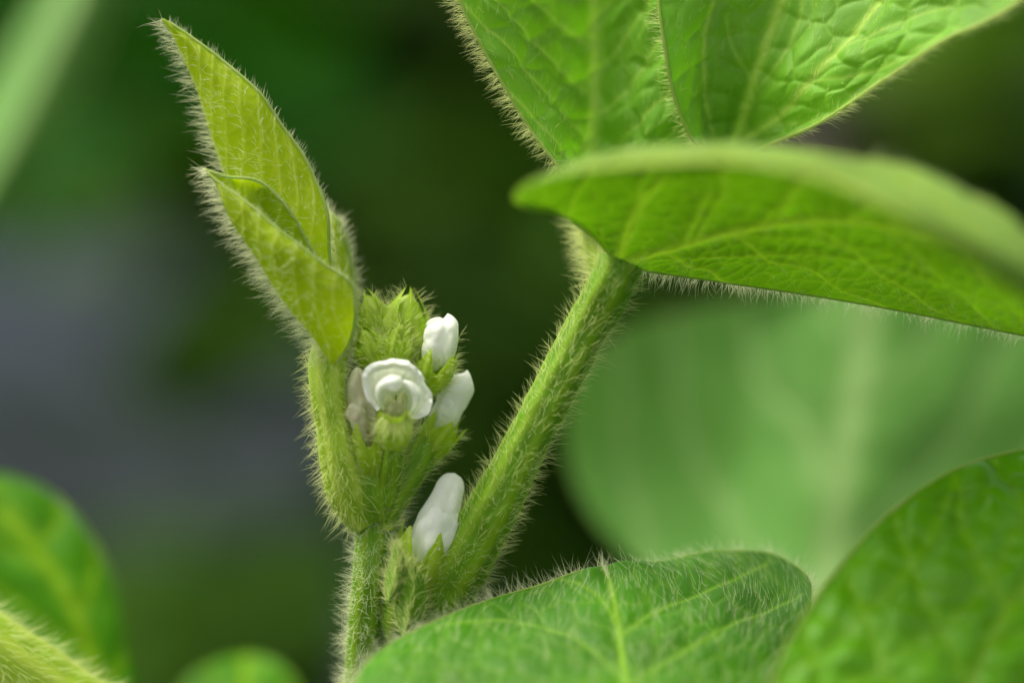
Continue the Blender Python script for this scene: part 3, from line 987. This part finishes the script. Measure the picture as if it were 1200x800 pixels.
# young folded leaflets -------------------------------------------------
def keel_hairs(n, l, seed, rad=0.032, lim=(0, 1), outdir=(-1.0, -0.15), spread=0.5, band=3):
    def fn(bl, h):
        r = np.random.default_rng(seed)
        k = int(np.argmin(np.abs(bl.vs)))
        j = (r.uniform(lim[0], lim[1], n) * (bl.nu - 2)).astype(int)
        i = np.clip(k + r.integers(-band, band + 1, n), 0, bl.nv - 1)
        f = r.random((n, 1))
        pos = bl.G[i, j] * (1 - f) + bl.G[i, j + 1] * f
        d = RT * outdir[0] + UP * outdir[1] + r.normal(0, 1, (n, 1)) * FWD * spread + r.normal(0, 0.22, (n, 3))
        put_hairs(h, pos, d, hr(n, l[0], l[1], seed), rad=rad, seed=seed + 1, curl=0.35)
    return fn


# rear tall leaflet (base to tip)
leaflet(
    # front margin
    [[(402, 420, 3), (392, 360, 2), (384, 300, 0.5), (381, 250, 0), (362, 192, 0), (322, 132, 0), (262, 70, 0.5), (222, 40, 1), (190, 22, 1.5)],
     [(400, 420, 2.5), (370, 350, 1), (350, 290, -0.5), (330, 235, -1), (308, 180, -1), (280, 130, -0.8), (240, 78, 0), (212, 45, 0.8), (190, 22, 1.5)],
     # keel
     [(395, 420, 3), (345, 355, 2.4), (305, 290, 2), (272, 225, 2), (249, 165, 2), (232, 115, 2), (214, 70, 2), (203, 44, 1.8), (190, 22, 1.5)],
     # rear half
     [(400, 420, 7), (372, 350, 7), (345, 290, 7), (322, 230, 7), (300, 180, 6.5), (272, 130, 6), (235, 80, 4.5), (210, 45, 3), (190, 22, 1.5)]],
    [-1, -0.5, 0, 0.8], 200, 110, 'young', 'tall rear young leaflet, folded, yellow-green', side=-1,
    vein=dict(spacing=3.4, slant=1.5, cell=1.5, amp=0.16, wmaj=0.2, wsec=0.17, tert=0.3, seed=181, wave=0.42, wavelen=4, vjit=0.4), edge=0.16, name='young_leaflet',
    fuzz=dict(bottom=1150, edges=(450, 0), lbot=(0.7, 1.4), ledge=(0.5, 1.1), seed=182, rad=0.0165, lean=0.5, stand=0.4, bottom_veinw=3, down=0.5, edge_lean=0.9),
    extra=keel_hairs(400, (1.0, 2.2), 183, lim=(0.2, 1.0), outdir=(-1, 0.1), rad=0.021, spread=0.25, band=1), fmat='whitefuzz')

# front leaflet
leaflet(
    [[(392, 430, -1), (412, 400, -2.5), (417, 362, -4), (412, 334, -4), (382, 312, -4), (345, 288, -3.5), (300, 246, -3), (265, 218, -2), (240, 197, -1.2)],
     [(391, 432, -1), (395, 405, -2.5), (383, 372, -4), (365, 340, -4.4), (340, 312, -4.2), (312, 280, -3.8), (285, 247, -3), (258, 216, -2), (240, 197, -1.2)],
     # keel
     [(390, 434, -0.5), (366, 400, -1.6), (345, 373, -2), (322, 342, -2), (300, 308, -2), (280, 272, -2), (262, 238, -1.8), (250, 215, -1.5), (240, 197, -1.2)],
     [(392, 430, 1.0), (385, 395, 1), (375, 355, 0.8), (360, 310, 0.4), (340, 275, 0.2), (315, 248, 0), (290, 225, 0), (262, 206, -0.5), (240, 197, -1.2)],
     [(393, 426, 1.2), (400, 390, 0.8), (394, 345, 0), (362, 290, -0.6), (345, 258, -0.8), (322, 230, -1), (298, 213, -1), (266, 203, -1.1), (240, 197, -1.2)]],
    [-1, -0.5, 0, 0.5, 1], 200, 130, 'young', 'front young leaflet, folded like a trough, yellow-green', side=-1,
    vein=dict(spacing=3.2, slant=1.4, cell=1.5, amp=0.16, wmaj=0.2, wsec=0.17, tert=0.3, seed=191, wave=0.42, wavelen=4, vjit=0.4), edge=0.15, name='young_leaflet',
    fuzz=dict(bottom=900, edges=(350, 300), lbot=(0.7, 1.4), ledge=(0.3, 0.7), seed=192, rad=0.0165, lean=0.4, stand=0.4, bottom_veinw=3, down=0.6, edge_lean=0.9),
    extra=keel_hairs(620, (0.9, 2.3), 193, lim=(0.0, 1.0), outdir=(-1, -0.2), rad=0.021, band=5), fmat='whitefuzz')

# third leaflet, mostly hidden
leaflet(
    [[(402, 430, 4), (415, 370, 4), (413, 325, 4), (406, 290, 4), (396, 262, 4), (384, 246, 4.5)],
     [(400, 430, 3), (398, 370, 2.5), (397, 325, 2.5), (393, 290, 3), (389, 265, 3.5), (384, 246, 4.5)],
     [(398, 430, 5), (385, 370, 5), (380, 325, 5), (378, 290, 5), (380, 265, 5), (384, 246, 4.5)]],
    [-1, 0, 1], 90, 40, 'young', 'narrow third young leaflet hidden at the back', side=-1,
    vein=dict(spacing=3, slant=1.4, cell=1.5, amp=0.2, wmaj=0.2, wsec=0.16, tert=0.2, seed=201), edge=0.3, name='young_leaflet',
    fuzz=dict(bottom=500, edges=(700, 0), lbot=(0.7, 1.4), ledge=(0.8, 1.6), seed=202, rad=0.026, lean=0.5, bottom_veinw=2, edge_lean=0.5), fmat='whitefuzz')


# ------------------------------------------------------------------ flowers
def axis_frame(base, tip):
    ax = nrm(tip - base)
    a = nrm(np.cross(ax, FWD))          # sideways in the picture
    b = np.cross(a, ax)                 # towards / away
    return ax, a, b


def put_calyx(acc, base, tip, r_px, body=0.55, tooth=0.45, close=0.75, nt=5, phase=0.0, m=0, hm=1, hairs=350, hl=(0.9, 1.8), seed=0, flare=0.0, narrow=0.15, hrad=0.024):
    """hairy cup with pointed teeth; base,tip world points"""
    ax, a, b = axis_frame(base, tip)
    L = np.linalg.norm(tip - base)
    n, k = 60, 26
    th = np.linspace(0, 2 * math.pi, n, endpoint=False)
    saw = np.abs(((th - phase) * nt / (2 * math.pi)) % 1 - 0.5) * 2     # 1 in notch, 0 at tooth tip
    H = body + tooth * np.clip(1 - saw * 1.25, 0, 1)**0.9
    t = np.linspace(0, 1, k)
    TT = t[None] * H[:, None]
    prof = narrow + (1 - narrow) * np.sin(np.clip(TT / max(body, .01), 0, 1) * math.pi / 2)
    prof = prof * (1 - close * np.clip((TT - body * 0.8) / (1.001 - body * 0.8), 0, 1)**1.3 + flare * np.clip((TT - body) / (1 - body + 1e-3), 0, 1))
    rr = r_px * PX * prof * (1 + 0.05 * np.cos(10 * th)[:, None])
    V = base + ax * (TT * L)[..., None] + rr[..., None] * (np.cos(th)[:, None, None] * a + np.sin(th)[:, None, None] * b)
    vein = (np.exp(-(saw[:, None] / 0.2)**2) * 0.6) * np.ones_like(TT)
    acc.add(V, quads=gridfaces(n, k, wrap=True)[:, ::-1], m=m, vein=vein)
    if hairs:
        r = np.random.default_rng(seed)
        i, j = r.integers(0, n, hairs), np.clip((r.random(hairs)**0.8 * k).astype(int), 0, k - 1)
        Nn = np.cos(th[i])[:, None] * a + np.sin(th[i])[:, None] * b
        d = Nn * 1.0 + ax * 0.7 + r.normal(0, 0.3, (hairs, 3))
        put_hairs(acc, V[i, j], d, hr(hairs, hl[0] * 0.9, hl[1] * 0.9, seed), rad=hrad, m=hm, seed=seed + 2, curl=0.35)


def put_body(acc, base, tip, prof, r_px, m=0, flat=0.8, seed=0, lump=0.12, fold=0.0, bow=0.0, n=40, k=50):
    """closed lumpy petal bundle; prof radii from base to tip"""
    ax, a, b = axis_frame(base, tip)
    L = np.linalg.norm(tip - base)
    t = np.linspace(0, 1, k)
    pr = interp(np.linspace(0, 1, len(prof)), np.array(prof, float)[:, None], t)[:, 0]
    pr = np.clip(pr, 0.0, None) * np.sqrt(np.clip(1 - np.clip((t - 0.82) / 0.18, 0, 1)**2.2, 0, 1))
    th = np.linspace(0, 2 * math.pi, n, endpoint=False)
    TH, TT = np.meshgrid(th, t, indexing='ij')
    nz = 0.5 * vnoise(TT * 1.5 + 3, TH * 2.55, 1, seed + 7) + vnoise(TT * 5 + 3, np.cos(TH) * 2 + 9, 1, seed) + 0.6 * vnoise(TT * 9 + 3, np.sin(TH) * 3 + 9, 1, seed + 1)
    rr = r_px * PX * pr[None] * (1 + lump * nz - fold * np.exp(-((((TH - 4.4) + math.pi) % (2 * math.pi) - math.pi) / 0.28)**2))
    bowv = a * (np.sin(TT * math.pi) * bow * PX)[..., None]
    V = base + bowv + ax * (TT * L)[..., None] + rr[..., None] * (np.cos(TH)[..., None] * a + flat * np.sin(TH)[..., None] * b)
    acc.add(V, quads=gridfaces(n, k, wrap=True)[:, ::-1], m=m, vein=np.clip(1 - TT * 1.9, 0, 1)**1.2)


def put_shell(acc, base, tip, prof, r_px, th0, th1, m=0, flat=0.8, seed=0, ruff=0.05, top=1.0, n=46, k=44, bow=0.0):
    """an open petal wrapped part way round a bundle, with a free wavy edge"""
    ax, a, b = axis_frame(base, tip)
    L = np.linalg.norm(tip - base)
    t = np.linspace(0, top, k)
    pr = np.clip(interp(np.linspace(0, 1, len(prof)), np.array(prof, float)[:, None], t)[:, 0], 0, None) * np.sqrt(np.clip(1 - np.clip((t - 0.84) / 0.17, 0, 1)**2.2, 0.02, 1))
    f = np.linspace(0, 1, n)
    F, TT = np.meshgrid(f, t, indexing='ij')
    TH = R(th0) + (R(th1) - R(th0)) * F + 0.16 * vnoise(TT * 4, F * 0 + 3, 1, seed)
    e = np.minimum(F, 1 - F)
    rr = r_px * PX * pr[None] * (1.05 + 0.10 * np.exp(-(e / 0.09)**2) + ruff * vnoise(TT * 5, F * 3, 1, seed + 1))
    Lx = TT * L * (1 + 0.06 * vnoise(F * 4, F * 0, 1, seed + 2) * (TT > 0.5) - 0.05 * (1 - 4 * F * (1 - F)) * TT)
    V = base + a * (np.sin(TT * math.pi) * bow * PX)[..., None] + ax * Lx[..., None] + rr[..., None] * (np.cos(TH)[..., None] * a + flat * np.sin(TH)[..., None] * b)
    acc.add(V, quads=gridfaces(n, k), m=m, vein=np.clip(1 - TT * 1.9, 0, 1)**1.2)


def flower(label=None):
    e = empty('flower', parent=plant)
    if label:
        e['label'] = label
    return e


def sub(e, name, build, mats):
    a = Acc()
    build(a)
    return a.build(name, mats, e)


HM = M['fuzz']
# raceme axis
stem_part('raceme_stalk', PP([(446, 620, 2), (448, 585, 2), (452, 545, 1.8), (458, 500, 2), (464, 455, 2.6), (468, 405, 3), (468, 375, 3)]), [18, 20, 17, 14, 14, 14, 10],
          dict(n=1700, l=(0.9, 1.8), along=0.6, out=0.9, rad=0.026), mat='youngstem', seed=210, n=24)

# open flower, facing the lens
fl = flower('open white flower facing the lens')
CX, CY = 464, 464
rim = [(443, 482), (430, 466), (424, 449), (426, 435), (434, 426), (448, 421), (468, 420), (482, 425), (493, 436), (498, 448), (505, 460), (506, 475), (500, 487), (484, 492)]
rr0 = np.random.default_rng(8)
_t = np.linspace(0, 1, len(rim))
rimd = [0.3, 0.2, 0, 0.2, 0.5, 0.8, 0.9, 0.8, 0.5, 0.2, 0.0, -0.2, -0.1, 0.2]
_tt = np.linspace(0, 1, 36)
_r = interp(_t, np.array(rim, float), _tt) + rr0.normal(0, 0.5, (36, 2))
rimd = list(interp(_t, np.array(rimd)[:, None], _tt)[:, 0] + rr0.normal(0, 0.22, 36))
rim = [tuple(q) for q in _r]
cs = []
for (x, y), dd in zip(rim, rimd):
    f = lambda s, d: (CX + (x - CX) * s, CY + (y - CY) * s, d - 2.6)
    tp = max(0.0, (450 - y) / 30)
    cs.append([f(0.03, 2.0), f(0.45, 1.6), f(0.78, 0.3 - 0.4 * tp), f(0.86, 0.1 - 0.75 * tp), f(1.0, -0.1 + dd * 0.5 - 0.1 * tp)])
bn = Blade(cs, np.linspace(0, 1, len(cs)), 60, 130, 1)
bn.vein = np.clip(1.0 - np.linspace(0, 1, bn.nu) * 1.35, 0, 1)[None]**1.1 * np.ones((bn.nv, 1))
bn.G = bn.G + bn.N * (0.10e-3 * vnoise(bn.S * 1.0 + 5, bn.T * 1.0 + 50, 1.3, 5))[..., None]
sub(fl, 'banner_petal', lambda a: bn.put(a), M['petal'])
sh = lambda cc, dz=-2.6: [[(x, y, d + dz) for x, y, d in c] for c in cc]
lw = Blade(sh([[(449, 481, 1.0), (440, 468, 0), (441, 453, -0.8), (449, 443, -1.0), (459, 438, -1.0), (469, 440, -0.9)],
            [(451, 480, 0.3), (442, 466, -1.2), (446, 451, -2.2), (456, 446, -2.4), (464, 445, -2.3), (471, 446, -1.6)],
            [(452, 479, 0.2), (447, 466, -1.0), (450, 456, -1.9), (457, 457, -2.1), (464, 458, -2.1), (471, 453, -1.5)]]), [-1, 0, 1], 50, 24, 1)
lw.G = lw.G + lw.N * (0.09e-3 * vnoise(lw.S * 1.0 + 5, lw.T + 50, 0.8, 6))[..., None]
lw.vein = np.clip(1 - np.linspace(0, 1, lw.nu) * 2, 0, 1)[None] * np.ones((lw.nv, 1))
sub(fl, 'wing_petal', lambda a: lw.put(a, edge=0.03), M['petal'])
rw = Blade(sh([[(479, 488, 0.8), (492, 480, 0), (497, 466, -0.5), (491, 453, -0.8), (482, 446, -1.0), (473, 444, -1.1)],
            [(478, 487, 0.3), (488, 476, -1.2), (489, 464, -1.7), (484, 455, -1.8), (479, 449, -1.7), (473, 446, -1.4)],
            [(476, 486, 0.4), (483, 475, -0.6), (483, 465, -1.0), (480, 457, -1.2), (476, 452, -1.3), (472, 449, -1.3)]]), [-1, 0, 1], 50, 24, 1)
rw.G = rw.G + rw.N * (0.09e-3 * vnoise(rw.S * 1.0 + 5, rw.T + 50, 0.8, 9))[..., None]
rw.vein = np.clip(1 - np.linspace(0, 1, rw.nu) * 2, 0, 1)[None] * np.ones((rw.nv, 1))
sub(fl, 'wing_petal', lambda a: rw.put(a, edge=0.03), M['petal'])
sub(fl, 'keel_petal', lambda a: (put_body(a, P(461, 490, -1.6), P(455, 462, -2.2), [0.5, 1, 1, .8, .25], 8, seed=3, fold=0.2),
                                 put_body(a, P(468, 490, -1.6), P(473, 458, -2.2), [0.4, 0.9, 1, .8, .25], 7, seed=4, fold=0.2)), M['keel'])
ct = Blade(sh([[(444, 484, 0), (450, 492, -0.8), (460, 498, -1.0), (470, 495, -1.2), (480, 476, -1.8)],
            [(444, 484, 0), (453, 487, -1.6), (462, 490, -2.0), (472, 487, -2.0), (480, 476, -1.8)]]), [-1, 1], 40, 12, 1)


def front_calyx(a):
    ct.put(a, edge=0.07)
    put_calyx(a, P(459, 548, 0.6), P(463, 482, -2.4), 21, body=0.8, tooth=0.2, close=0.1, phase=0.9, seed=220, hairs=230)
    r = np.random.default_rng(4)
    n = 110
    t = r.random(n)
    pos = PP([(446 + 34 * q, 486 + 10 * math.sin(q * math.pi) - 6 * q, -3.8 + r.normal(0, 0.3)) for q in t])
    d = RT * ((t - 0.5) * 1.6)[:, None] - UP + r.normal(0, 0.22, (n, 3)) - FWD * 0.35
    put_hairs(a, pos, d, hr(n, 1.2, 2.4, 4), rad=0.028, m=1, seed=5)


sub(fl, 'calyx', front_calyx, [M['calyx'], HM])

# upright white flower at the top right
fl = flower('upright closed white flower at the top right of the cluster')
sub(fl, 'banner_petal', lambda a: (put_body(a, P(511, 438, 1.2), P(519, 376, 0.2), [0.45, 0.75, 0.95, 1.05, 1.05, 0.98, 0.8], 18.5, seed=12, flat=0.8, fold=0.12, lump=0.10, bow=1), put_shell(a, P(511, 438, 1.2), P(520, 371, 0.2), [0.45, 0.75, 0.95, 1.05, 1.04, 0.95, 0.78], 20, 30, 245, seed=13, bow=1)), M['petal'])
sub(fl, 'calyx', lambda a: (put_calyx(a, P(494, 470, 2), P(519, 405, 0.4), 23, body=0.62, tooth=0.38, close=0.0, phase=2.05, seed=221, hairs=420, hl=(0.7, 1.5)),
                            put_calyx(a, P(505, 446, 1), P(541, 388, 0.8), 9, body=0.4, tooth=0.6, close=0.9, nt=3, phase=1, seed=222, hairs=110)), [M['calyx'], HM])

# white flower at the lower right
fl = flower('closed white flower at the lower right of the cluster')
sub(fl, 'banner_petal', lambda a: (put_body(a, P(510, 510, 3), P(542, 440, 2.5), [0.6, 0.85, 1, 1.0, 1.05, 1.05, 0.95], 17, seed=15, flat=0.8, fold=0.1, lump=0.14), put_shell(a, P(510, 510, 3), P(543, 435, 2.5), [0.6, 0.85, 1, 1.02, 1.08, 1.08, 0.95], 18, 60, 290, seed=16, ruff=0.10)), M['petal'])
sub(fl, 'calyx', lambda a: put_calyx(a, P(472, 565, 3), P(530, 488, 2), 22, body=0.8, tooth=0.2, close=0.0, phase=0.1, seed=224, hairs=300, hl=(0.8, 1.6)), [M['calyx'], HM])

# faded flower at the left
fl = flower('faded translucent flower between the petiole and the open flower')
sub(fl, 'banner_petal', lambda a: (put_body(a, P(434, 525, 0.8), P(418, 430, 0.0), [0.8, 1, 1.0, 1.05, 0.95, 0.75, 0.4], 18, seed=18, flat=0.7, lump=0.22, fold=0.2),), M['faded'])
sub(fl, 'wing_petal', lambda a: put_body(a, P(428, 518, -0.6), P(411, 472, -1.0), [0.5, 0.8, 1, 1, 0.5], 10, seed=19, flat=0.7, lump=0.2), M['faded'])
sub(fl, 'calyx', lambda a: put_calyx(a, P(438, 592, 1.0), P(432, 490, -0.3), 25, body=0.72, tooth=0.28, close=0.1, phase=-1.55, seed=226, hairs=260, hl=(0.8, 1.6)), [M['calyx'], HM])

# lower flower in the axil
fl = flower('white flower low in the axil beside the thick petiole')
sub(fl, 'banner_petal', lambda a: put_body(a, P(490, 680, 2.0), P(533, 554, 2.0), [0.6, 0.85, 0.98, 1.0, 0.92, 0.80, 0.68, 0.6], 26, seed=23, flat=0.75, lump=0.12, fold=0.15), M['petal'])
sub(fl, 'wing_petal', lambda a: (put_shell(a, P(494, 676, 1.6), P(531, 586, 1.4), [0.6, 0.9, 1.08, 1.1, 1.05, 0.95], 25, 150, 335, seed=24, flat=0.8, top=0.8, ruff=0.10), put_shell(a, P(494, 676, 1.2), P(524, 580, 0.6), [0.5, 0.85, 0.95, 0.9, 0.7], 22, 215, 320, seed=29, flat=0.95, top=0.85, ruff=0.12)), M['petal'])
sub(fl, 'calyx', lambda a: put_calyx(a, P(478, 715, 2), P(502, 612, 1), 32, body=0.6, tooth=0.4, close=0.0, phase=3.5, seed=228, hairs=380, hl=(0.9, 1.8)), [M['calyx'], M['whitefuzz']])

# hairy green buds on top
for bx, by, tx, ty, dd, rp, sd, ph in ((468, 440, 480, 334, 2.2, 33, 231, 4.9), (456, 425, 427, 337, 2.4, 24, 232, 4.4), (450, 446, 423, 380, 0.8, 22, 234, 4.2), (462, 444, 472, 372, 0.2, 19, 235, 4.6)):
    a = Acc()
    put_calyx(a, P(bx, by, dd + 1), P(tx, ty, dd), rp, body=0.66, tooth=0.34, close=0.9, phase=ph, seed=sd, hairs=430, hl=(0.8, 1.7), narrow=0.55, hrad=0.017)
    put_body(a, P(bx, by, dd + 1), P(bx * 0.1 + tx * 0.9, by * 0.1 + ty * 0.9, dd + 0.2), [0.5, 0.95, 1.0, 0.78, 0.25], rp * 0.9, seed=sd, m=2)
    a.build('bud', [M['calyx'], HM, M['budskin']], plant)

# swollen green pedicels below the flowers
for pts, rr_, sd in (([(440, 606, 1.5), (434, 575, 1.0), (434, 545, 1.2), (436, 520, 1.6)], [20, 25, 26, 18], 251), ([(448, 610, 1.8), (466, 572, 1.5), (487, 540, 1.8), (500, 515, 2.2)], [15, 19, 20, 18], 252),
                     ([(452, 590, 0.6), (456, 560, 0.0), (460, 530, -0.8), (462, 512, -1.4)], [12, 14, 14, 9], 253), ([(470, 745, 3), (472, 720, 2), (480, 695, 2), (488, 668, 2)], [22, 26, 25, 20], 254)):
    stem_part('pedicel', PP(pts), rr_, dict(n=260, l=(0.8, 1.6), along=0.5, out=0.9, rad=0.019), mat='stem', seed=sd, n=24, npath=40)

# pointed bracts at the nodes
for pts, w_, sd in (([(474, 745), (480, 712), (484, 680), (480, 655)], 17, 243), ([(455, 705), (462, 680), (466, 655), (464, 635)], 10, 244)):
    c = np.array(pts, float)
    tt = np.gradient(c, axis=0)
    nn = np.c_[-tt[:, 1], tt[:, 0]] / np.linalg.norm(tt, axis=1)[:, None]
    ww = w_ * np.array([0.25, 1, 0.75, 0.02])
    bl = Blade([[(x, y, -1 - 0.3 * i) for i, (x, y) in enumerate(c + nn * ww[:, None])], [(x, y, -2.4 - 0.1 * i) for i, (x, y) in enumerate(c)], [(x, y, -1 - 0.3 * i) for i, (x, y) in enumerate(c - nn * ww[:, None])]], [-1, 0, 1], 40, 16, -1)
    bl.vein = np.exp(-(bl.T / 0.15)**2) * 0.6
    a = Acc()
    bl.put(a, edge=0.04)
    o = a.build('bract', M['stem'], plant)
    leaf_fuzz(bl, o, bottom=220, edges=(90, 90), lbot=(0.8, 1.6), ledge=(0.8, 1.5), seed=sd, mat=M['fuzz'], rad=0.026)

for o in bpy.data.objects:
    if '_org' in o:
        del o['_org']
